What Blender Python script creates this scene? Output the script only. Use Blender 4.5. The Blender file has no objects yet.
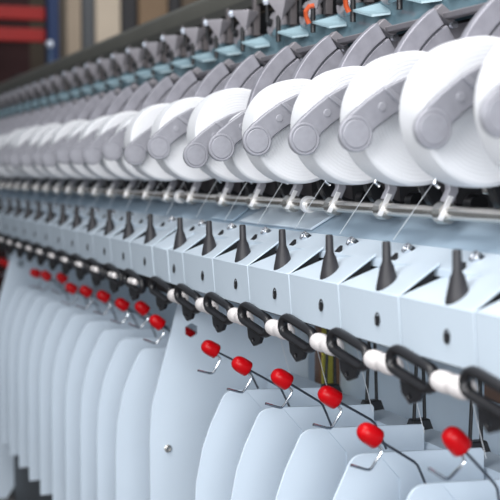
import bpy, bmesh, math, random
from mathutils import Vector, Matrix
random.seed(7)
C = bpy.context.scene.collection
p = 0.2            # pitch of the machine (m)
CZ = 1.35          # camera height
GAP = 0.19         # extra length at each joint between machine sections
N1, N2 = 7, 18     # first position of the second / third section

def pos(k):
    return 6.96 + k + (GAP if k >= N1 else 0) + (GAP if k >= N2 else 0)
def W(D, y, z):    # D pitches along the machine, y across, z up -> metres
    return Vector((-D*p, y*p, CZ + z*p))

# ---------------------------------------------------------------- camera
F = 1250.0
PH = math.atan(77.5/F); TH = math.atan(461/F*math.cos(PH))
cam = bpy.data.cameras.new('camera'); camo = bpy.data.objects.new('camera', cam); C.objects.link(camo)
camo.location = (0, 0, CZ)
camo.rotation_euler = (math.pi/2-PH, 0, math.pi/2-TH)
cam.sensor_width = 36; cam.lens = F/500*36
cam.clip_start = 0.05; cam.clip_end = 200
cam.dof.use_dof = True; cam.dof.focus_distance = 2.22; cam.dof.aperture_fstop = 4.8
bpy.context.scene.camera = camo
def proj(D, y, z):
    c, s = math.cos(TH), math.sin(TH)
    h = c*D+s*y; r = -s*D+c*y
    fw = h*math.cos(PH)-z*math.sin(PH); up = z*math.cos(PH)+h*math.sin(PH)
    return 250+F*r/fw, 250-F*up/fw

# ---------------------------------------------------------------- materials
def srgb(r, g, b):
    f = lambda v: (v/255/12.92 if v/255 <= 0.04045 else ((v/255+0.055)/1.055)**2.4)
    return (f(r), f(g), f(b), 1)
def mat(name, rgb, rough=0.5, metal=0.0, var=0.06, scale=30, bump=0.0, spec=0.5, stretch=None, coat=0):
    m = bpy.data.materials.new(name); m.use_nodes = True
    nt = m.node_tree; b = nt.nodes['Principled BSDF']
    b.inputs['Roughness'].default_value = rough; b.inputs['Metallic'].default_value = metal
    b.inputs['Specular IOR Level'].default_value = spec
    b.inputs['Coat Weight'].default_value = coat
    tc = nt.nodes.new('ShaderNodeTexCoord'); mp = nt.nodes.new('ShaderNodeMapping')
    if stretch: mp.inputs['Scale'].default_value = stretch
    nt.links.new(tc.outputs['Object'], mp.inputs['Vector'])
    n = nt.nodes.new('ShaderNodeTexNoise'); n.inputs['Scale'].default_value = scale; n.inputs['Detail'].default_value = 4
    nt.links.new(mp.outputs['Vector'], n.inputs['Vector'])
    r = nt.nodes.new('ShaderNodeValToRGB')
    c = srgb(*rgb)
    r.color_ramp.elements[0].position = 0.3; r.color_ramp.elements[1].position = 0.7
    r.color_ramp.elements[0].color = tuple(min(1, v*(1-var)) for v in c[:3])+(1,)
    r.color_ramp.elements[1].color = tuple(min(1, v*(1+var)) for v in c[:3])+(1,)
    nt.links.new(n.outputs['Fac'], r.inputs['Fac']); nt.links.new(r.outputs['Color'], b.inputs['Base Color'])
    if bump:
        bp = nt.nodes.new('ShaderNodeBump'); bp.inputs['Strength'].default_value = bump; bp.inputs['Distance'].default_value = 0.002
        nt.links.new(n.outputs['Fac'], bp.inputs['Height']); nt.links.new(bp.outputs['Normal'], b.inputs['Normal'])
    return m
M = {}
M['paint'] = mat('pale_blue_paint', (204, 217, 229), 0.42, var=0.02, scale=8, spec=0.35)
M['plate'] = mat('pale_blue_plate_paint', (207, 220, 233), 0.5, var=0.02, scale=5, spec=0.3)
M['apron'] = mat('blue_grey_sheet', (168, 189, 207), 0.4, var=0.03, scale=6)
M['teal'] = mat('glossy_blue_enamel', (104, 132, 144), 0.22, var=0.05, scale=12, coat=0.4)
M['tealtab'] = mat('light_blue_enamel', (150, 176, 186), 0.3, var=0.04, scale=12)
M['cast'] = mat('cast_aluminium', (146, 146, 154), 0.5, metal=0.2, var=0.08, scale=60, bump=0.15)
M['cast2'] = mat('cast_aluminium_machined', (156, 156, 164), 0.45, metal=0.2, var=0.06, scale=80, bump=0.1)
M['blade'] = mat('grey_blade_metal', (152, 151, 160), 0.45, metal=0.3, var=0.1, scale=50, bump=0.2)
M['railgrey'] = mat('rail_grey_metal', (132, 129, 134), 0.45, metal=0.3, var=0.08)
M['taupe'] = mat('taupe_grey_metal', (104, 99, 101), 0.5, metal=0.2, var=0.1)
M['yarn'] = mat('white_yarn', (223, 224, 228), 0.9, var=0.015, scale=300, spec=0.1)
M['tube'] = mat('grey_paper_tube', (190, 188, 184), 0.7)
M['black'] = mat('black_plastic', (30, 30, 33), 0.35, var=0.2, scale=40)
M['cone'] = mat('black_rubber_cone', (46, 45, 49), 0.5, var=0.15, scale=60, bump=0.1)
M['dark'] = mat('recess_shade', (22, 23, 27), 0.7)  # near-black colour stands in for shade inside the machine and its openings
M['steel'] = mat('polished_steel', (218, 214, 208), 0.25, metal=0.95, var=0.08, scale=20, stretch=(1, 20, 20))
M['chrome'] = mat('bright_chrome', (205, 208, 214), 0.2, metal=1.0, var=0.02)
M['zinc'] = mat('bright_zinc_plate', (238, 238, 240), 0.35, metal=0.3, var=0.03)
M['wire'] = mat('dark_spring_wire', (98, 104, 114), 0.3, metal=0.85, var=0.1)
M['red'] = mat('glossy_red_plastic', (192, 2, 14), 0.35, var=0.04, scale=20, spec=0.3)
M['roller'] = mat('white_ceramic', (236, 230, 229), 0.6, var=0.03, scale=120, bump=0.2)
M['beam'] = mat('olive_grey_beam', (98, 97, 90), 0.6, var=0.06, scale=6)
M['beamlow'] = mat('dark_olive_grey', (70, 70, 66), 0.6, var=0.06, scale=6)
M['funnel'] = mat('grey_funnel_metal', (172, 168, 174), 0.35, metal=0.2, var=0.1)
M['glass'] = mat('pale_bead', (226, 234, 248), 0.12, metal=0.1, var=0.02)  # pale tone also paints the highlights on the funnel eyelets
M['gold'] = mat('yellow_passivated_steel', (178, 166, 74), 0.28, metal=0.75, var=0.3, scale=9)
M['bronze'] = mat('brown_steel_edge', (122, 92, 74), 0.4, metal=0.4)
M['back'] = mat('blue_grey_back_sheet', (206, 220, 232), 0.5, var=0.03, scale=4)
M['thread'] = mat('white_thread', (225, 228, 232), 0.8, var=0.02)
M['orange'] = mat('orange_plastic', (200, 84, 40), 0.5)
M['plinth'] = mat('dark_grey_plinth', (84, 88, 93), 0.6)
M['floor'] = mat('brown_grey_floor', (104, 100, 98), 0.45, var=0.15, scale=3)
M['wall'] = mat('dim_hall_wall', (96, 84, 72), 0.8, var=0.3, scale=0.8)
M['beige'] = mat('beige_column', (176, 160, 142), 0.8, var=0.1, scale=2)
M['beigelight'] = mat('light_beige_column', (206, 192, 174), 0.8, var=0.1, scale=2)
M['tan'] = mat('tan_board', (134, 112, 90), 0.8, var=0.12, scale=2)
M['darkpost'] = mat('dark_grey_post', (50, 50, 54), 0.7)
M['rackred'] = mat('red_rack_paint', (158, 16, 12), 0.5)
M['rackblue'] = mat('blue_rack_paint', (22, 48, 92), 0.5)
M['maroon'] = mat('maroon_sheet', (44, 10, 14), 0.8)
M['crate'] = mat('orange_red_crate', (206, 74, 40), 0.6)
M['greybox'] = mat('grey_carton', (120, 118, 118), 0.8)
M['blueglass'] = mat('blue_grey_metal', (70, 92, 122), 0.3, metal=0.3)

# ---------------------------------------------------------------- mesh helpers (local pitch units: k along the row away from camera, y across, z up)
def V(k, y, z): return Vector((-k*p, y*p, z*p))
def prism(bm, pts, k0, k1, holes=(), bow=None):
    """polygon in the y-z plane, with holes, extruded along the row from k0 to k1"""
    e = []; 
    for loop in [pts]+list(holes):
        vs = [bm.verts.new(V(k0, y, z)) for y, z in loop]
        for i in range(len(vs)): e.append(bm.edges.new((vs[i], vs[(i+1) % len(vs)])))
    if holes:
        g = bmesh.ops.triangle_fill(bm, edges=e, use_beauty=True, use_dissolve=False)
        fs = [f for f in g['geom'] if isinstance(f, bmesh.types.BMFace)]
    else:
        fs = [bm.faces.new([ed.verts[0] for ed in e])] if False else [bm.faces.new(vs)]
    g = bmesh.ops.extrude_face_region(bm, geom=fs)
    for v in g['geom']:
        if isinstance(v, bmesh.types.BMVert): v.co += V(k1-k0, 0, 0)
def box(bm, k0, k1, y0, y1, z0, z1):
    prism(bm, [(y0, z0), (y1, z0), (y1, z1), (y0, z1)], k0, k1)
def hexa(bm, c):   # 8 corners (k,y,z): bottom 4 then top 4
    v = [bm.verts.new(V(*q)) for q in c]
    for f in ((0, 1, 2, 3), (4, 5, 6, 7), (0, 1, 5, 4), (1, 2, 6, 5), (2, 3, 7, 6), (3, 0, 4, 7)): bm.faces.new([v[i] for i in f])
def tube(bm, path, r, n=10, closed=False, flat=1.0):
    P = [V(*q) for q in path]; rings = []; m = len(P)
    up = None
    for i in range(m):
        if closed: t = P[(i+1) % m]-P[i-1]
        else: t = P[min(i+1, m-1)]-P[max(i-1, 0)]
        t.normalize()
        if up is None:
            up = t.orthogonal().normalized() if not closed else Vector((0, 1, 0))
        up = (up-t*up.dot(t)).normalized(); sd = t.cross(up)
        rr = (r[i] if isinstance(r, (list, tuple)) else r)*p
        rings.append([bm.verts.new(P[i]+(up*math.cos(a)*flat+sd*math.sin(a))*rr) for a in [2*math.pi*j/n for j in range(n)]])
    for i in range(m if closed else m-1):
        A, B = rings[i], rings[(i+1) % m]
        for j in range(n): bm.faces.new((A[j], A[(j+1) % n], B[(j+1) % n], B[j]))
    if not closed:
        bm.faces.new(rings[0]); bm.faces.new(list(reversed(rings[-1])))
def lathe(bm, prof, origin, axis, n=40):
    """profile [(distance along axis, radius)] in pitch units about axis (k,y,z dir)"""
    o = V(*origin); a = V(*axis).normalized(); u = a.orthogonal().normalized(); w = a.cross(u)
    rings = []
    for d, r in prof:
        c = o+a*d*p
        if r <= 1e-6: rings.append([bm.verts.new(c)])
        else: rings.append([bm.verts.new(c+(u*math.cos(t)+w*math.sin(t))*r*p) for t in [2*math.pi*j/n for j in range(n)]])
    for A, B in zip(rings, rings[1:]):
        for j in range(n):
            q = [A[j % len(A)], A[(j+1) % len(A)], B[(j+1) % len(B)], B[j % len(B)]]
            q = list(dict.fromkeys(q))
            if len(q) > 2: bm.faces.new(q)
    for R, rev in ((rings[0], False), (rings[-1], True)):
        if len(R) > 2: bm.faces.new(R[::-1] if rev else R)
def obj(name, bm, m, parent=None, loc=None, bev=0, ang=0.6):
    bmesh.ops.recalc_face_normals(bm, faces=bm.faces)
    me = bpy.data.meshes.new(name); bm.to_mesh(me); bm.free()
    for q in me.polygons: q.use_smooth = True
    me.set_sharp_from_angle(angle=ang)
    me.materials.append(M[m])
    o = bpy.data.objects.new(name, me); C.objects.link(o)
    if parent: o.parent = parent
    if loc is not None: o.location = loc
    if bev:
        b = o.modifiers.new('bevel', 'BEVEL'); b.width = bev*p; b.segments = 2; b.limit_method = 'ANGLE'; b.angle_limit = 0.6
    return o
def B(): return bmesh.new()
def tag(o, label, cat, group=None):
    o['label'] = label; o['category'] = cat
    if group: o['group'] = group
    return o
def empty(name, loc=(0, 0, 0)):
    o = bpy.data.objects.new(name, None); C.objects.link(o); o.location = loc; o.empty_display_size = 0.02
    return o
def struct(o):
    o['kind'] = 'structure'; return o
def copy_tree(o, parent=None):
    c = o.copy(); C.objects.link(c)
    if parent is not None: c.parent = parent
    for ch in list(o.children): copy_tree(ch, c)
    return c
ORD = ['', 'first', 'second', 'third', 'fourth', 'fifth', 'sixth', 'seventh', 'eighth', 'ninth', 'tenth', 'eleventh', 'twelfth', 'thirteenth',
       'fourteenth', 'fifteenth', 'sixteenth', 'seventeenth', 'eighteenth', 'nineteenth', 'twentieth', 'twenty-first', 'twenty-second',
       'twenty-third', 'twenty-fourth', 'twenty-fifth', 'twenty-sixth', 'twenty-seventh', 'twenty-eighth', 'twenty-ninth', 'thirtieth', 'thirty-first', 'thirty-second', 'thirty-third', 'thirty-fourth']
def row(proto, ks, dk, y, z, label, cat, group, margin=30, pose=None, reach=0.0):
    """repeat a thing along the machine: every copy with its own label, counted from the right end of the row"""
    n = 0; first = True; out = []
    for k in ks:
        yy, zz, rx = y, z, 0.0
        if pose: yy, zz, rx = pose(k)
        u, v = proj(pos(k)+dk, yy, zz)
        if u < -min(margin, 8) or u > 500+margin or v < -40 or v > 540: continue
        n += 1
        o = proto if first else copy_tree(proto); first = False
        o.location = W(pos(k)+dk, yy, zz); o.rotation_euler = (rx, 0, 0)
        o['label'] = label.format(n=ORD[n]); o['category'] = cat; o['group'] = group
        out.append((k, o))
    return out
ALL = list(range(-3, 30))

# ================================================================ feeder boxes with black cones
def feeder_box(width_left, name='feeder_box'):
    r = empty(name)
    b = B(); kr, kl = -0.35+0.008, width_left-0.008
    y0 = 0.0
    # k right / left, y, z relative to (3.88,-0.842)
    fb, ft = (0.03, -0.376), (0.0, 0.0)
    fl = (width_left+0.35)
    rz_r, rz_l = 0.225, 0.225-0.105*fl
    t = .022
    # folded sheet: front, bottom and twisted top; the right side is open
    hexa(b, [(kl, .03, -.376), (kr, .03, -.376), (kr, .03+t, -.376), (kl, .03+t, -.376), (kl, 0, 0), (kr, 0, 0), (kr, t, .012), (kl, t, .012)])
    hexa(b, [(kl, .0, -t*.6), (kr, 0, -t*.6), (kr, .32, rz_r-t), (kl, .32, rz_l-t), (kl, 0, 0), (kr, 0, 0), (kr, .32, rz_r), (kl, .32, rz_l)])
    hexa(b, [(kl, .03, -.376), (kr, .03, -.376), (kr, .44, -.376), (kl, .44, -.376), (kl, .03, -.36), (kr, .03, -.36), (kr, .44, -.36), (kl, .44, -.36)])
    hs = obj('housing', b, 'paint', r, bev=0.005)
    b = B(); hexa(b, [(kl-.01, .05, -.35), (kr+.03, .05, -.35), (kr+.03, .29, -.35), (kl-.01, .29, -.35), (kl-.01, .03, -.02), (kr+.03, .03, -.02), (kr+.03, .29, rz_r-.055), (kl-.01, .29, rz_l-.035)])
    obj('inner_shade_block', b, 'dark', r)  # dark block paints the shade inside the hollow box
    b = B()
    lathe(b, [(0, 0.040), (0.006, 0.040), (0.006, 0.030), (0.002, 0.027), (0.002, 0)], (0, 0.0145, -0.196), (0, -1, 0.06), 20)
    for v in b.verts: v.co.z = (v.co.z+0.196*p)*1.25-0.196*p
    obj('peep_hole', b, 'black', hs)
    b = B()
    zb = 0.045
    lathe(b, [(0, 0.076), (0.004, 0.083), (0.03, 0.08), (0.15, 0.05), (0.17, 0.039), (0.19, 0.033), (0.31, 0.030), (0.325, 0.026), (0.327, 0.012), (0.28, 0.010)],
          (0, 0.09, 0.03), (0.03, -0.02, 1), 28)
    # the foot of the cone is cut along the slope of the box top
    for v in b.verts:
        if v.co.z < 0.06*p: v.co.z += (v.co.y-0.09*p)*0.35+(-0.0)*v.co.x
    c = obj('guide_cone', b, 'cone', r)
    return r
fbx = feeder_box(0.65)
row(fbx, list(range(-1, N1-1)), 0, 3.88, -0.842,
    'pale blue thread feeder box with upright black cone, {n} from the right edge', 'feeder box', 'feeder boxes of the near machine section', margin=90)
nb = feeder_box(0.2)
nb.location = W(pos(6), 3.88, -0.842)
tag(nb, 'narrow pale blue feeder box with black cone, last before the joint filler plate', 'feeder box', 'feeder boxes of the near machine section')
fb2 = feeder_box(0.65)
row(fb2, range(N1, N2+3), 0, 3.88, -0.842,
    'pale blue feeder box in the blurred section, {n} to the left of the filler plate', 'feeder box', 'feeder boxes of the far machine section', margin=12)
# filler plate at the joint
def filler(D0, D1):
    b = B(); hexa(b, [(D0+.01, .03, -.376), (D1-.01, .03, -.376), (D1-.01, .4, -.376), (D0+.01, .4, -.376), (D0+.01, 0, 0), (D1-.01, 0, 0), (D1-.01, .32, .19), (D0+.01, .32, .19)])
    return b
o = obj('filler_plate', filler(-0.31, 0.31), 'paint', loc=W(13.48, 3.88, -0.842), bev=0.012)
tag(o, 'plain pale blue filler block without a cone between the two rows of feeder boxes', 'filler plate')

# ---------------------------------------------------------------- mounting strip with bolts, one per section
SECT = [(-3.5, 13.55, list(range(-3, 7)), 'near'), (13.58, 24.9, list(range(7, 18)), 'middle'), (24.93, 37.0, list(range(18, 29)), 'far')]
SECT[0] = (2.6, 13.55, list(range(-3, 7)), 'near')
for D0, D1, ks, nm in SECT:
    r = empty('mounting_strip', W(D1, 4.19, -0.66))
    b = B()
    hexa(b, [(0, 0, -.06), (D0-D1, 0, -.06), (D0-D1, .30, .05), (0, .30, .05), (0, 0, 0), (D0-D1, 0, 0), (D0-D1, .27, .115), (0, .27, .115)])
    obj('strip', b, 'paint', r, bev=0.006)
    for k in ks:
        d = pos(k)-D1
        b = B(); lathe(b, [(-.03, .05), (.03, .05), (.04, .043), (.04, .026), (.022, .024), (.022, 0)], (d+.43, .17, .078), (0, -.85, .55), 6)
        obj('bolt', b, 'chrome', r, bev=0.004)
        b = B(); s = d+.41
        hexa(b, [(s-.055, .015, .004), (s+.055, .015, .004), (s+.055, .04, .004), (s-.055, .04, .004), (s-.005, .05, .062), (s+.005, .05, .062), (s+.005, .07, .06), (s-.005, .07, .06)])
        obj('notch_shade', b, 'dark', r)  # dark prism laid on the strip as the shade of an opening
    tag(r, 'pale blue bolted strip behind the cones of the %s machine section' % nm, 'strip')

# ---------------------------------------------------------------- apron behind the strip
for D0, D1, ks, nm in SECT:
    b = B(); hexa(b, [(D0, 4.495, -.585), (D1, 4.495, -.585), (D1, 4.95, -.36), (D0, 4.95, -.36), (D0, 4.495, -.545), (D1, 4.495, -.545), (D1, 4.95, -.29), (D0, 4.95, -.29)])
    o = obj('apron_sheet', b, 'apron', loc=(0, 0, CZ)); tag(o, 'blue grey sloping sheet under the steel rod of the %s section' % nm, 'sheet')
b = B(); hexa(b, [(10.6, 4.50, -.535), (12.55, 4.50, -.535), (12.3, 4.9, -.308), (10.6, 4.9, -.308), (10.6, 4.49, -.515), (12.55, 4.49, -.515), (12.3, 4.89, -.288), (10.6, 4.89, -.288)])
o = obj('cover_flap', b, 'paint', loc=(0, 0, CZ), bev=.005); tag(o, 'lighter pale blue flap lying on the sloping sheet below the collared rod', 'cover flap')
b = B()
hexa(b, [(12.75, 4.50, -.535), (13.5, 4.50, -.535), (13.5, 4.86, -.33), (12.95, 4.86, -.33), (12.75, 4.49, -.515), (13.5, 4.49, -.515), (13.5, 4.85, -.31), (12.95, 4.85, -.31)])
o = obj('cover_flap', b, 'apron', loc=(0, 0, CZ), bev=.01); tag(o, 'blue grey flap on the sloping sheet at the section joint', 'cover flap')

# ================================================================ steel guide rod and clamps
for D0, D1, ks, nm in SECT:
    r = empty('guide_rod', W(D0, 4.54, -.298)); b = B()
    lathe(b, [(0, .053), (D1-D0, .053)], (0, 0, 0), (1, 0, 0), 20); obj('rod', b, 'steel', r)
    tag(r, 'polished steel rod running below the yarn packages in the %s section' % nm, 'rod')
    if nm != 'far':
        b = B(); d = (10.72 if nm == 'near' else 14.8)-D0
        lathe(b, [(0, .05), (0, .078), (.05, .082), (.07, .07), (.07, .05)], (d, 0, 0), (1, 0, 0), 24); obj('collar', b, 'zinc', r)
def clamp():
    r = empty('thread_clamp')
    b = B(); lathe(b, [(-.1, .05), (-.1, .08), (.0, .088), (.03, .07), (.03, .05)], (0, 0, 0), (1, 0, 0), 20); obj('hub', b, 'steel', r)
    b = B(); prism(b, [(-.10, -.045), (-.066, -.055), (.025, .12), (-.01, .13)], -.13, -.108); obj('bright_plate', b, 'zinc', r)
    b = B(); prism(b, [(-.02, .04), (.06, .02), (.13, .16), (.11, .27), (.03, .27), (.05, .17)], -.02, .05); obj('arm', b, 'cast2', r, bev=.008)
    b = B(); tube(b, [(.045, .07, .27), (.045, .02, .31), (.045, -.03, .28), (.045, -.04, .22), (.045, 0, .19)], .019, 8); obj('hook', b, 'chrome', r)
    b = B(); lathe(b, [(0, .03), (.07, .03), (.08, .02), (.08, 0)], (-.02, .06, .25), (-1, -.3, .1), 8); obj('bolt', b, 'steel', r)
    return r
row(clamp(), ALL, .25, 4.54, -.298, 'bright metal thread clamp on the steel rod, {n} from the right', 'thread clamp', 'thread clamps along the rod')
def lever():
    r = empty('curved_lever'); b = B()
    pts_o = [(.35*math.cos(a)+.38, .34*math.sin(a)+.12) for a in [math.radians(t) for t in range(150, 271, 12)]]
    pts_i = [(.24*math.cos(a)+.40, .23*math.sin(a)+.13) for a in [math.radians(t) for t in range(270, 149, -12)]]
    prism(b, pts_o+pts_i, -.05, .05); obj('blade', b, 'black', r, bev=.012)
    b = B(); lathe(b, [(0, .08), (.12, .08), (.13, .06), (.13, 0)], (-.06, .52, -.1), (1, 0, 0), 18); obj('pivot', b, 'black', r)
    return r
row(lever(), ALL, .62, 4.52, -.15, 'black curved lever behind the steel rod, {n} from the right', 'lever', 'black levers behind the rod')
def bearing():
    r = empty('shaft_bearing'); b = B()
    prism(b, [(-.1, -.28), (.12, -.28), (.1, .0), (.05, .12), (-.05, .12), (-.1, 0)], -.05, .05); obj('bracket', b, 'taupe', r, bev=.01)
    b = B(); lathe(b, [(0, .05), (.1, .05), (.11, .03), (.11, 0)], (.0, -.1, -.06), (0, -1, 0), 12); obj('bolt', b, 'steel', r)
    return r
row(bearing(), ALL, .05, 4.98, -.05, 'dark grey bearing bracket of the thin rear shaft, {n} from the right', 'bearing', 'bearings of the rear shaft')
r = empty('rear_shaft', W(2, 4.95, -.02)); b = B(); lathe(b, [(0, .035), (35, .035)], (0, 0, 0), (1, 0, 0), 16); obj('shaft', b, 'taupe', r)
tag(r, 'thin dark steel shaft in the shade right under the packages', 'shaft')

# threads from clamps down to the boxes
def thread():
    r = B(); tube(r, [(0, 0, .05), (.22, -.09, -.22), (.45, -.15, -.46)], .0027, 6); return obj('yarn_thread', r, 'thread')
row(thread(), ALL, .26, 4.52, -.06, 'taut white thread slanting down from the clamp, {n} from the right', 'thread', 'threads under the packages', margin=10)

# ================================================================ yarn packages
def package():
    r = empty('yarn_package'); b = B()
    R = .505; w = .34
    prof = [(0, .12)]
    for t in range(0, 12): prof.append((-.006*math.sin(t*1.7)*0+.012*(1-t/11.0)*0, .12+(R-.05-.12)*t/11.0))
    for a in range(0, 91, 15): prof.append((.035-.035*math.cos(math.radians(a)), R-.035+.035*math.sin(math.radians(a))))
    for i in range(1, 6): prof.append((.035+(w-.07)*i/6, R+.004*math.sin(math.pi*i/6)))
    for a in range(90, -1, -15): prof.append((w-.035+.035*math.cos(math.radians(a)), R-.035+.035*math.sin(math.radians(a))))
    prof.append((w, .12))
    lathe(b, prof, (0, 0, 0), (1, 0, 0), 72); obj('yarn', b, 'yarn', r, ang=1.2)
    b = B(); lathe(b, [(-.04, .09), (-.04, .115), (w+.04, .115), (w+.04, .09), (-.04, .09)], (0, 0, 0), (1, 0, 0), 32); tb = obj('tube', b, 'tube', r)
    b = B(); lathe(b, [(-.05, 0), (-.05, .085), (.02, .085), (w-.02, .08), (w-.02, 0)], (0, 0, 0), (1, 0, 0), 28); obj('tube_holder', b, 'cast', tb)
    return r
# ridged winding pattern on the yarn
ym = M['yarn'].node_tree; yb = ym.nodes['Principled BSDF']
tc = ym.nodes.new('ShaderNodeTexCoord'); mp = ym.nodes.new('ShaderNodeMapping'); mp.inputs['Scale'].default_value = (0.0, 1, 1)
wv = ym.nodes.new('ShaderNodeTexWave'); wv.wave_type = 'RINGS'; wv.rings_direction = 'X'; wv.inputs['Scale'].default_value = 55; wv.inputs['Distortion'].default_value = 2.5; wv.inputs['Detail'].default_value = 2
bp = ym.nodes.new('ShaderNodeBump'); bp.inputs['Strength'].default_value = 0.25; bp.inputs['Distance'].default_value = 0.001
ym.links.new(tc.outputs['Object'], wv.inputs['Vector']); ym.links.new(wv.outputs['Fac'], bp.inputs['Height']); ym.links.new(bp.outputs['Normal'], yb.inputs['Normal'])
BOSS = {-1: (3.763, .324), 0: (3.874, .279), 1: (3.796, .275), 2: (3.818, .264), 3: (3.795, .272), 4: (3.812, .235), 5: (3.88, .173), 6: (3.777, .272), 7: (3.83, .215), 8: (3.806, .275)}
def boss(k):
    if k in BOSS: return BOSS[k]
    rnd = random.Random(k*31+5); return (3.81+rnd.uniform(-.03, .04), .25+rnd.uniform(-.04, .03))
PKG = {-1: (.507, 4.34), 0: (.500, 4.345), 1: (.497, 4.36), 2: (.481, 4.35), 3: (.464, 4.27), 4: (.36, 4.30), 5: (.488, 4.40), 6: (.468, 4.27), 7: (.464, 4.27)}
def pkg(k):
    rnd = random.Random(k*17+3); return PKG[k] if k in PKG else (rnd.uniform(.44, .49), rnd.uniform(4.28, 4.38))
def pkg_pose(k):
    R, yc = pkg(k); return (yc, R-.1, 0)
PK = row(package(), ALL, .28, 4.3, .412, 'white yarn package, {n} from the right end of the row', 'yarn package', 'white yarn packages', margin=90, pose=pkg_pose)
for k, o in PK: o.scale = (1, pkg(k)[0]/.505, pkg(k)[0]/.505)   # packages wound to different diameters

# ---------------------------------------------------------------- cast arms with round grip in front of each package
def arm():
    r = empty('package_arm')
    up = [(-.105, .075), (-.04, .145), (.068, .235), (.212, .338), (.38, .42), (.58, .48), (.82, .52), (1.02, .52)]
    lo = [(1.02, .36), (.78, .34), (.56, .285), (.40, .21), (.25, .115), (.15, .04), (.1, -.05), (0, -.1)]
    b = B(); prism(b, up+lo, -.055, .0); lv = obj('lever', b, 'cast', r, bev=.012)
    b = B(); prism(b, [(.205, .328), (.24, .35), (.41, .235), (.37, .2)], -.066, -.04); obj('rib', b, 'cast2', lv, bev=.008)
    b = B(); lathe(b, [(0, .0), (0, .098), (.004, .102), (.010, .106), (.004, .112), (.004, .122), (.014, .13), (.05, .13), (.05, 0)], (-.068, 0, 0), (1, 0, 0), 48); obj('round_grip', b, 'cast2', r)
    b = B(); lathe(b, [(0, 0), (0, .028), (.003, .032), (.02, .032)], (-.060, .2, .2), (1, 0, 0), 20); obj('screw', b, 'cast2', lv)
    return r
row(arm(), ALL, .22, 3.81, .27, 'grey cast arm with round grip holding a package, {n} from the right', 'package arm', 'grey package arms', margin=40,
    pose=lambda k: (boss(k)[0], boss(k)[1], math.radians(random.Random(k).uniform(-2, 2))))

# ---------------------------------------------------------------- curved blades above the packages
def arcband(r0, r1, a0, a1, n=14):
    cy, cz = 5.25-4.66, .42-1.25
    o = [(cy+r1*math.cos(math.radians(a0+(a1-a0)*i/n)), cz+r1*math.sin(math.radians(a0+(a1-a0)*i/n))) for i in range(n+1)]
    q = [(cy+r0*math.cos(math.radians(a0+(a1-a0)*i/n)), cz+r0*math.sin(math.radians(a0+(a1-a0)*i/n))) for i in range(n, -1, -1)]
    return o+q
def blades():
    r = empty('curved_bracket')
    b = B(); prism(b, arcband(.872, 1.02, 124.5, 186), -.02, .06); obj('front_blade', b, 'blade', r, bev=.008)
    b = B(); prism(b, arcband(.62, .852, 122.5, 182), .0, .06); obj('rear_blade', b, 'blade', r, bev=.008)
    b = B(); prism(b, arcband(.57, .61, 121, 133), -.06, .06, ); cl = obj('clip', b, 'cast2', r, bev=.006)
    b = B(); lathe(b, [(0, 0), (0, .03), (.04, .03)], (-.05, .17, -.115), (1, 0, 0), 12); obj('screw', b, 'chrome', cl)
    b = B(); prism(b, [(.05, .0), (.2, -.1), (.26, -.04), (.12, .06)], .06, .16); obj('foot_block', b, 'railgrey', r, bev=.01)
    return r
row(blades(), ALL, .65, 4.66, 1.25, 'pair of curved grey metal blades rising behind a package, {n} from the right', 'curved bracket', 'curved blades above the packages', margin=30)
b = B(); hexa(b, [(2, 4.80, 1.19), (37, 4.80, 1.19), (37, 4.88, 1.19), (2, 4.88, 1.19), (2, 4.78, 1.235), (37, 4.78, 1.235), (37, 4.87, 1.255), (2, 4.87, 1.255)])
o = obj('bracket_rail', b, 'railgrey', loc=(0, 0, CZ), bev=.01); tag(o, 'long grey rail carrying the tops of the curved blades', 'rail')
b = B(); box(b, 2, 37, 5.06, 5.1, .5, 1.19)
o = obj('shade_sheet', b, 'railgrey', loc=(0, 0, CZ)); tag(o, 'grey upright sheet right behind the curved blades', 'sheet')
# black sheet standing in for the shade behind the packages
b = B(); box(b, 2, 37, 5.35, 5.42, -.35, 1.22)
o = obj('inner_shade_board', b, 'dark', loc=(0, 0, CZ)); tag(o, 'black sheet standing in for the shade behind the yarn packages', 'sheet')
b = B(); hexa(b, [(2, 4.885, 1.20), (37, 4.885, 1.20), (37, 5.25, 1.29), (2, 5.25, 1.29), (2, 4.885, 1.23), (37, 4.885, 1.23), (37, 5.25, 1.32), (2, 5.25, 1.32)])
o = obj('rail_shelf', b, 'taupe', loc=(0, 0, CZ)); tag(o, 'dull grey sloping shelf inside the machine behind the blades', 'shelf')

# ================================================================ blue channel with pointed tabs
for D0, D1, ks, nm in SECT:
    r = empty('blue_channel', W(D0, 4.98, 1.28)); L = D1-D0; b = B()
    prof = [(.30, .02), (.36, .06), (.41, .12), (.43, .2), (.42, .28), (.38, .36), (.42, .37), (.47, .28), (.48, .2), (.46, .1), (.40, .03), (.32, -.01)]
    prism(b, prof, 0, L); obj('trough', b, 'teal', r)
    for k in ks:
        d = pos(k)-D0
        if d < 0: continue
        b = B(); hexa(b, [(d+.22, .20, .28), (d-.08, .26, .20), (d-.16, .42, .22), (d-.05, .44, .34), (d+.22, .20, .30), (d-.08, .26, .22), (d-.16, .42, .24), (d-.05, .44, .36)])
        obj('pointed_tab', b, 'tealtab', r)
        b = B(); lathe(b, [(0, .13), (.03, .125), (.06, .1), (.08, .05), (.085, 0)], (d+.62, .42, .34), (0, -.4, 1), 24); obj('dome', b, 'teal', r)
    tag(r, 'glossy blue channel with pointed tabs above the blades, %s section' % nm, 'channel')

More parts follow.
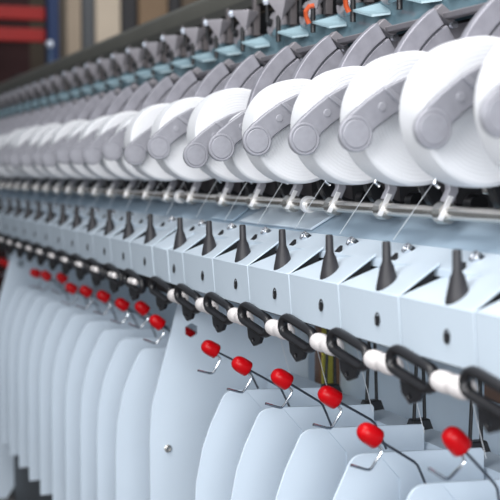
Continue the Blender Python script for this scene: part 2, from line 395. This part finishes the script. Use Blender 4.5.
# ---------------------------------------------------------------- funnels, pins and eyelet highlights below the beam
def funnel():
    r = empty('funnel_guide')
    b = B(); lathe(b, [(0, .02), (.04, .035), (.20, .16), (.24, .165), (.24, .14), (.2, .135), (.06, .015)], (0, 0, 0), (0, 0, 1), 4)
    for v in b.verts: v.co = Matrix.Rotation(math.radians(38), 3, 'Z') @ v.co
    obj('hopper', b, 'funnel', r, bev=.006)
    b = B(); lathe(b, [(-.25, .028), (.02, .028), (.05, .02), (.05, 0)], (.02, -.03, 0), (0, 0, 1), 14); obj('pin', b, 'black', r)
    b = B(); box(b, .02, .1, .12, .2, -.05, .4); obj('hanger', b, 'taupe', r, bev=.006)
    b = B(); lathe(b, [(0, .02), (.2, .02)], (.22, -.09, .2), (0, 0, -1), 10); es = obj('eyelet_stem', b, 'black', r)
    b = B(); lathe(b, [(-.045, 0), (-.038, .026), (0, .046), (.038, .026), (.045, 0)], (.22, -.10, .225), (0, 0, 1), 16); obj('eyelet_highlight', b, 'glass', es)  # white bead paints the chrome highlight of the eyelet
    return r
row(funnel(), ALL, .3, 5.26, 1.725, 'grey funnel guide with black pin hanging under the beam, {n} from the right', 'funnel guide', 'funnel guides under the beam')
def spool():
    r = empty('feed_wheel')
    b = B(); lathe(b, [(0, 0), (0, .13), (.03, .15), (.12, .15), (.15, .13), (.15, 0)], (0, 0, 0), (0, -1, .2), 24); obj('wheel', b, 'funnel', r)
    b = B(); lathe(b, [(0, .05), (.04, .05), (.05, .03), (.05, 0)], (0, -.15, .03), (0, -1, .2), 14); obj('hub', b, 'black', r)
    b = B(); lathe(b, [(0, .04), (.25, .04)], (0, 0, 0), (0, 1, 0), 12); obj('axle', b, 'taupe', r)
    return r
row(spool(), ALL, .85, 5.5, 1.72, 'dark grey round wheel in the shade between two funnel guides, {n} from the right', 'wheel', 'wheels under the beam')
def clip():
    b = B(); tube(b, [(0, 0, 0), (0, -.03, .06), (-.03, -.05, .12), (-.05, -.02, .17), (-.06, .03, .18)], .026, 8); return obj('orange_clip', b, 'orange')
c = clip(); c.location = W(12.13, 5.12, 1.55); tag(c, 'small curved orange clip at the channel, left one of the two', 'clip')
c = copy_tree(c); c.location = W(11.14, 5.12, 1.55); tag(c, 'small curved orange clip at the channel, right one of the two', 'clip')
# beam
r = empty('top_beam', W(2, 5.4, 2.11)); b = B()
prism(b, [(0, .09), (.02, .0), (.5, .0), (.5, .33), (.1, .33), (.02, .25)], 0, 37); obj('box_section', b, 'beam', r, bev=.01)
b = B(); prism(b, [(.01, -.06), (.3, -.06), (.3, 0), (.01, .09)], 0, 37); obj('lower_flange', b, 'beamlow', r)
tag(r, 'long olive grey beam along the top of the machine', 'beam')
b = B(); box(b, 2, 38, 5.72, 5.78, 1.1, 2.04); o = obj('upper_shade_board', b, 'dark', loc=(0, 0, CZ)); tag(o, 'black sheet standing in for the shade behind the funnel guides', 'sheet')  # black sheet put in as the shade of the recess under the beam

# ================================================================ loops and white rollers under the boxes
def loop():
    r = empty('loop_guide'); L, h = .32, .074; path = []
    for i in range(9): a = math.pi/2+math.pi*i/8; path.append((-(-L/2+h*math.cos(a)), 0, h*math.sin(a)))
    for i in range(9): a = -math.pi/2+math.pi*i/8; path.append((-(L/2+h*math.cos(a)), 0, h*math.sin(a)))
    b = B(); tube(b, path, .035, 12, True, 1.3); obj('ring', b, 'black', r)
    b = B()
    v = [(-.10, -.09), (.16, -.09), (.13, -.18), (.05, -.235), (-.05, -.19)]
    hole = [(.04+.02*math.cos(t), -.18+.02*math.sin(t)) for t in [2*math.pi*i/10 for i in range(10)]]
    prism(b, v, 0, .04, [hole])
    for q in b.verts:   # turn the lug into the x-z plane
        x, y = q.co.x, q.co.y; q.co.x = -y*-1; q.co.y = x+.02*p
    obj('lug', b, 'black', r, bev=.006)
    M2 = Matrix.Rotation(math.radians(12), 3, 'Z') @ Matrix.Rotation(math.radians(14), 3, 'Y')
    for ch in r.children: ch.data.transform(M2.to_4x4())
    return r
row(loop(), [k for k in ALL if k < N1], .44, 3.88, -1.31, 'black oval loop guide with lug below the boxes, {n} from the right edge', 'loop guide', 'black loop guides, near section', margin=20)
row(loop(), range(N1, N2), .44, 3.88, -1.31, 'blurred black oval loop guide, {n} to the left of the big panel', 'loop guide', 'black loop guides, far section', margin=10)
def roller():
    r = empty('thread_roller'); b = B()
    prof = [(-.22, 0), (-.22, .035), (-.205, .056)]
    for i in range(9): t = -1+2*i/8; prof.append((-.105+.095*t, .058+.018*math.sqrt(max(0, 1-t*t*.9))))
    for i in range(9): t = -1+2*i/8; prof.append((.105+.095*t, .056+.018*math.sqrt(max(0, 1-t*t*.9))))
    prof += [(.22, .035), (.22, 0)]
    lathe(b, prof, (0, 0, 0), (1, 0, 0), 26); obj('spool', b, 'roller', r, ang=1.2)
    b = B(); lathe(b, [(-.24, .016), (.24, .016)], (0, 0, 0), (1, 0, 0), 10); obj('axle', b, 'black', r)
    return r
row(roller(), [k for k in ALL if k < N1], -.02, 3.93, -1.345, 'white waisted ceramic roller between black loops, {n} from the right', 'roller', 'white rollers, near section')
FR = row(roller(), range(N1, N2), .45, 3.87, -1.31, 'blurred white roller seen through a black loop, {n} left of the big panel', 'roller', 'white rollers, far section', margin=10)
for k, o in FR: o.scale = (.7, .6, .55)
for D0, D1, ks, nm in SECT:
    b = B(); box(b, D0, D1-.1, *((4.0, 4.25, -1.25, -1.222) if nm == 'near' else (4.14, 4.25, -1.42, -1.222)))
    o = obj('loop_rail', b, 'black', loc=(0, 0, CZ)); tag(o, 'black rail carrying loops and rollers below the boxes, %s section' % nm, 'rail')

# ================================================================ red tension levers
def tension():
    r = empty('tension_lever')
    d = Vector((0, .83, -.56)).normalized()
    b = B(); lathe(b, [(-.095, 0), (-.093, .022), (-.085, .042), (-.07, .058), (-.045, .071), (-.01, .077), (.04, .078), (.078, .077), (.086, .071), (.086, 0)], (0, 0, 0), tuple(d), 28)
    obj('red_knob', b, 'red', r, ang=1.0)
    b = B(); tube(b, [(0, .05, -.035), (0, .22, -.14), (0, .37, -.235), (0, .40, -.265), (0, .44, -.35), (0, .50, -.49)], .0105, 8); obj('lever_wire', b, 'wire', r)
    b = B(); tube(b, [(-.01, .06, -.07), (-.01, .10, -.12), (-.01, .095, -.145), (-.01, .02, -.25), (-.01, .0, -.262), (-.01, -.03, -.257), (-.01, -.15, -.215)], .0115, 8); obj('hook', b, 'chrome', r)
    return r
BEAD = {0: (4.072, -1.755), 1: (3.928, -1.903), 2: (4.051, -1.8), 3: (4.031, -1.808), 4: (4.016, -1.837), 5: (4.036, -1.807), 7: (4.091, -1.781), 8: (4.179, -1.718), 9: (4.173, -1.771),
        10: (4.157, -1.755), 11: (4.131, -1.771), 12: (4.123, -1.813), 13: (4.181, -1.729), 14: (4.115, -1.769), 15: (4.11, -1.803), 18: (4.167, -1.89), 19: (4.205, -1.89)}
ROT = {0: -14, 1: 0, 2: 2, 3: 0, 4: 2, 5: 4}
tp = lambda k: BEAD[k]+(math.radians(ROT.get(k, random.Random(k).uniform(-12, 12))),)
row(tension(), [0, 1, 2, 3, 4, 5], .2, 0, 0, 'red capped wire tension lever in front of the white plates, {n} from the right', 'tension lever', 'red tension levers, near section', pose=tp)
row(tension(), range(7, 16), .2, 0, 0, 'blurred red capped tension lever, {n} to the left of the big panel', 'tension lever', 'red tension levers, far section', pose=tp)
t = tension(); t.location = W(13.95, 4.34, -1.89); tag(t, 'red knob of a lever seen through the six-sided hole of the big panel', 'tension lever')
row(tension(), [18, 19], .2, 0, 0, 'red capped tension lever at the left edge, {n} beyond the far panel', 'tension lever', 'red tension levers, farthest section', pose=tp)

# ================================================================ separator plates and end panels
def rounded(pts, rad, n=5):
    out = []
    for i, (y, z, rr) in enumerate([(q+(0,))[:3] if len(q) == 2 else q for q in pts]):
        if not rr: out.append((y, z)); continue
        a = Vector(pts[i-1][:2]); c = Vector(pts[(i+1) % len(pts)][:2]); q = Vector((y, z))
        u = (a-q).normalized(); w = (c-q).normalized()
        for j in range(n+1):
            t = j/n; s = q+u*rr; e = q+w*rr
            out.append(tuple((1-t)**2*s+2*t*(1-t)*q+t*t*e))
    return out
def separator():
    b = B()
    base = rounded([(.0, 0, .09), (.21, .0), (.42, -.26), (.6, -3.03), (-.33, -3.03), (-.33, -1.3), (-.31, -.9), (-.24, -.55), (-.16, -.33)], 0)
    prism(b, base, -.012, .012)
    o = empty('separator_plate'); obj('front_wing', b, 'plate', o, bev=.004)
    b = B(); k1 = .0
    for s in (0,):
        hexa(b, [(.012, .21, 0), (.03, 1.12, -.0), (.03, 1.12, -3.03), (.012, .6, -3.03), (-.012, .21, 0), (.006, 1.12, 0), (.006, 1.12, -3.03), (-.012, .6, -3.03)])
    obj('rear_wing', b, 'plate', o)
    return o
def sep(name):
    r = empty(name)
    fr = rounded([(.0, 0, .09), (.21, .0), (.40, -.22), (.40, -3.03), (-.33, -3.03), (-.33, -1.3), (-.31, -.9), (-.24, -.55), (-.16, -.33)], 0)
    b = B(); prism(b, fr, -.012, .012); obj('front_wing', b, 'plate', r, bev=.004)
    b = B(); t = .0
    rear = [(.21, .0), (1.10, -.02), (1.12, -.05), (1.12, -3.03), (.40, -3.03), (.40, -.22)]
    prism(b, rear, -.012, .012)
    for v in b.verts:   # rear wing bent slightly away along the slanted fold
        d = max(0, (v.co.y/p-.21)); v.co.x -= -0.06*d*p
    obj('rear_wing', b, 'plate', r)
    return r
row(sep('separator_plate'), [k for k in range(-1, 5)], .70, 4.03, -2.17, 'pale blue upright separator plate with rounded corner, {n} from the right', 'separator plate', 'separator plates, near section', margin=90)
row(sep('separator_plate'), range(N1, N2-1), .70, 4.03, -2.17, 'blurred pale blue separator plate, {n} to the left of the big panel', 'separator plate', 'separator plates, far section', margin=10)
def end_panel(loc):
    r = empty('end_panel', loc)
    pts = rounded([(4.17, -1.33, .05), (5.74, -1.33), (5.74, -5.4), (4.7, -5.4), (3.95, -6.5), (3.6, -6.5), (3.79, -3.7), (3.785, -3.03), (3.81, -2.65), (4.05, -1.79)], 0)
    hole = [(4.286+.085*math.cos(t), -1.805+.085*math.sin(t)) for t in [math.radians(60*i+30) for i in range(6)]]
    pts = [(y-4.0, z+6.5) for y, z in pts]; hole = [(y-4.0, z+6.5) for y, z in hole]
    b = B(); prism(b, pts, -.015, .015, [hole]); obj('panel_sheet', b, 'plate', r, bev=.004)
    b = B(); lathe(b, [(0, .045), (.012, .045), (.02, .03), (.035, .03), (.035, .018), (.02, .015), (.02, 0)], (-.015, 0, 3.35), (-1, 0, 0), 16); obj('screw', b, 'steel', r)
    return r
e1 = end_panel(W(6.96+6.64, 4.0, -6.5)); tag(e1, 'big pale blue end panel with six-sided hole and one screw', 'panel')
e2 = end_panel(W(pos(17)+.68, 4.0, -6.5)); tag(e2, 'far blurred pale blue end panel at the left edge with dark marks', 'panel')
# ledge, back sheet, hangers
b = B(); hexa(b, [(2.6, 5.17, -2.56), (13.5, 5.17, -2.56), (13.5, 5.46, -2.56), (2.6, 5.46, -2.56), (2.6, 5.2, -2.36), (13.5, 5.2, -2.36), (13.5, 5.46, -2.335), (2.6, 5.46, -2.335)])
o = obj('ledge_rail', b, 'plate', loc=(0, 0, CZ)); tag(o, 'grey blue ledge rail behind the separator plates, under the black hangers', 'rail')
for D0, D1, ks, nm in SECT:
    b = B(); box(b, D0, D1, 6.0, 6.06, -5.6, -1.62); o = obj('back_sheet', b, 'back', loc=(0, 0, CZ)); tag(o, 'grey blue back sheet low inside the %s machine section' % nm, 'sheet')
    b = B(); box(b, D0, D1, 5.98, 6.04, -1.6, -.4); o = obj('lower_shade_board', b, 'dark', loc=(0, 0, CZ)); tag(o, 'black sheet standing in for the shade behind the boxes of the %s section' % nm, 'sheet')  # black colour stands for the shade of the cavity behind boxes and loops
    b = B(); box(b, D0+.07, D1-.05, 4.1, 5.95, -6.5, -5.22); o = obj('plinth', b, 'plinth', loc=(0, 0, CZ)); tag(o, 'dark grey plinth on the floor under the %s section' % nm, 'plinth')
def hanger():
    r = empty('black_hanger')
    b = B(); hexa(b, [(-.06, -.12, 0), (.06, -.12, 0), (.06, .12, 0), (-.06, .12, 0), (-.05, -.085, .1), (.05, -.085, .1), (.05, .085, .1), (-.05, .085, .1)]); obj('foot', b, 'black', r, bev=.01)
    for s in (-1, 1):
        b = B(); tube(b, [(0, s*.055, .08), (0, s*.03, .75)], .017, 8); obj('rod', b, 'black', r)
    b = B(); box(b, -.03, .03, -.05, .05, .73, .79); obj('yoke', b, 'black', r, bev=.008)
    return r
row(hanger(), range(0, 6), .12, 5.36, -2.345, 'black hanger of two slim rods on a wide foot, {n} from the right', 'hanger', 'black hangers behind the plates')
r = empty('gold_post', W(13.3, 5.78, -5.2)); b = B(); box(b, -.06, .06, -.02, .13, 0, 3.65); obj('post', b, 'gold', r, bev=.01)
b = B(); box(b, -.05, .05, .17, .22, 0, 3.65); obj('brown_edge', b, 'bronze', r)
b = B(); box(b, -.065, .05, -.06, -.022, 0, 3.65); obj('brown_edge', b, 'bronze', r)
tag(r, 'yellow gold metal post beside the big panel, behind a red lever', 'post')
b = B(); box(b, -.3, .3, -.1, .1, 0, .16); o = obj('brown_block', b, 'bronze', loc=W(9.4, 5.9, -2.03), bev=.02); tag(o, 'brown block seen through the loop at the right edge', 'block')
def inner_thread():
    b = B(); tube(b, [(0, 0, 0), (0, -.1, .35), (0, -.22, .8)], .0035, 6); return obj('yarn_thread', b, 'thread')
row(inner_thread(), range(0, 6), .35, 5.0, -2.2, 'thin white thread rising behind the red levers, {n} from the right', 'thread', 'threads behind the red levers')

# ================================================================ setting
b = B(); box(b, -12, 75, -25, 40, -6.6, -6.5); struct(obj('floor', b, 'floor', loc=(0, 0, CZ)))
b = B(); box(b, 60, 60.6, -25, 40, -6.5, 16); struct(obj('wall_far', b, 'wall', loc=(0, 0, CZ)))

# rack with red beams and a blue upright
r = empty('storage_rack', W(41, 6.5, -6.5))
b = B(); box(b, 3, 3.2, -3, 1.5, 0, 14); obj('rear_sheet', b, 'maroon', r)
for z0, h in ((11.45, .42), (10.75, .42), (8.0, .3), (13.0, .3)):
    b = B(); box(b, -.1, .2, -3, 1.45, z0, z0+h); obj('red_beam', b, 'rackred', r, bev=.02)
for y in (-3, 1.5):
    b = B(); box(b, -.25, .25, y, y+.36, 0, 14.5); obj('blue_upright', b, 'rackblue', r, bev=.02)
b = B(); box(b, 0, 2.8, -3, 1.4, 7.9, 8.0); obj('shelf', b, 'maroon', r)
tag(r, 'blurred storage rack with red beams and blue upright at upper left', 'rack')
def crate(y0, y1, z0, h, m, name, label, D=41.3):
    o = empty(name, W(D, (y0+y1)/2, z0)); w = (y1-y0)/2
    b = B(); box(b, 0, 1.6, -w, w, 0, h); obj('body', b, m, o, bev=.05)
    b = B(); box(b, -.05, 1.65, -w-.04, w+.04, h*.82, h); obj('rim', b, m, o, bev=.03)
    tag(o, label, 'crate'); return o
crate(6.3, 7.1, 1.72, .72, 'crate', 'crate', 'blurred orange red crate low in the storage rack')
crate(4.9, 6.2, 1.72, .45, 'greybox', 'carton', 'blurred light grey carton left of the orange red crate')
crate(7.15, 7.9, 1.72, 1.5, 'darkpost', 'carton', 'dark grey carton beside the blue rack upright')
# hall columns and boards behind the beam: y range at D
def column(name, y0, y1, m, label, D):
    o = empty(name, W(D, (y0+y1)/2, -6.5)); w = (y1-y0)/2
    b = B(); box(b, 0, 1.2, -w, w, 0, 15); obj('shaft', b, m, o, bev=.06)
    b = B(); box(b, -.12, 1.3, -w, w, 0, .9); obj('base', b, 'greybox', o, bev=.05)
    tag(o, label, 'column'); return o
def yat(u, D):
    w = (u+211); c, s = math.cos(TH), math.sin(TH); return w*c*c*D/(F-w*c*s)
for name, u0, u1, m, label in (('column', 67, 82, 'beige', 'blurred beige column right of the blue rack upright'),
                               ('column', 96, 121, 'beigelight', 'blurred light cream column, brightest behind the beam'),
                               ('column', 139, 168, 'tan', 'blurred tan column between two dark posts'),
                               ('dark_post', 122, 137, 'darkpost', 'dark grey post right of the light cream column'),
                               ('dark_post', 83, 95, 'plinth', 'grey post between the beige and the cream columns'),
                               ('dark_post', 169, 180, 'darkpost', 'dark grey post right of the tan column'),
                               ('column', 182, 232, 'wall', 'wide dim brown column at the end of the beam')):
    D = 46; column(name, yat(u0, D), yat(u1, D), m, label, D)
r = empty('signal_post', W(38.6, yat(50.5, 38.6), -6.5))
b = B(); lathe(b, [(0, .18), (.1, .18), (.12, .06), (10.35, .06)], (0, 0, 0), (0, 0, 1), 16); obj('pole', b, 'blueglass', r)
b = B(); lathe(b, [(-.12, 0), (-.09, .08), (0, .12), (.09, .08), (.12, 0)], (0, 0, 10.45), (0, 0, 1), 20); obj('round_head', b, 'glass', r)
tag(r, 'slim post with shiny round head in front of the rack', 'post')

# ================================================================ light
w = bpy.data.worlds.new('hall_light'); bpy.context.scene.world = w; w.use_nodes = True
bg = w.node_tree.nodes['Background']; bg.inputs['Color'].default_value = (.80, .90, 1.0, 1); bg.inputs['Strength'].default_value = 0.34
def area(name, loc, target, sx, sy, e, col=(1, 1, 1)):
    l = bpy.data.lights.new(name, 'AREA'); l.shape = 'RECTANGLE'; l.size = sx; l.size_y = sy; l.energy = e; l.color = col
    o = bpy.data.objects.new(name, l); C.objects.link(o); o.location = loc
    o.rotation_euler = (Vector(target)-Vector(loc)).to_track_quat('-Z', 'Y').to_euler(); return o
area('ceiling_lamp', (-.7, .1, 3.9), (-1.7, .9, 1.2), 2.6, 1.6, 105, (1, .98, .96))
area('end_lamp', (2.8, -.7, 1.9), (-2.2, .9, 1.0), 2.4, 1.6, 140, (.97, .985, 1))
area('front_fill', (-.6, -1.0, 1.9), (-1.6, .9, 1.1), 1.2, .8, 29, (.97, .985, 1))  # added fill light for the front faces of the boxes
area('hall_fill', (-6.6, 3.0, 4.6), (-9, 2.2, 2.0), 1.5, 1.5, 60, (1, .95, .9))  # added fill light to brighten the background columns
vs = bpy.context.scene.view_settings
bpy.context.scene.display_settings.display_device = 'sRGB'
vs.view_transform = 'Standard'; vs.look = 'None'; vs.exposure = 0.0; vs.gamma = 1; vs.use_curve_mapping = False
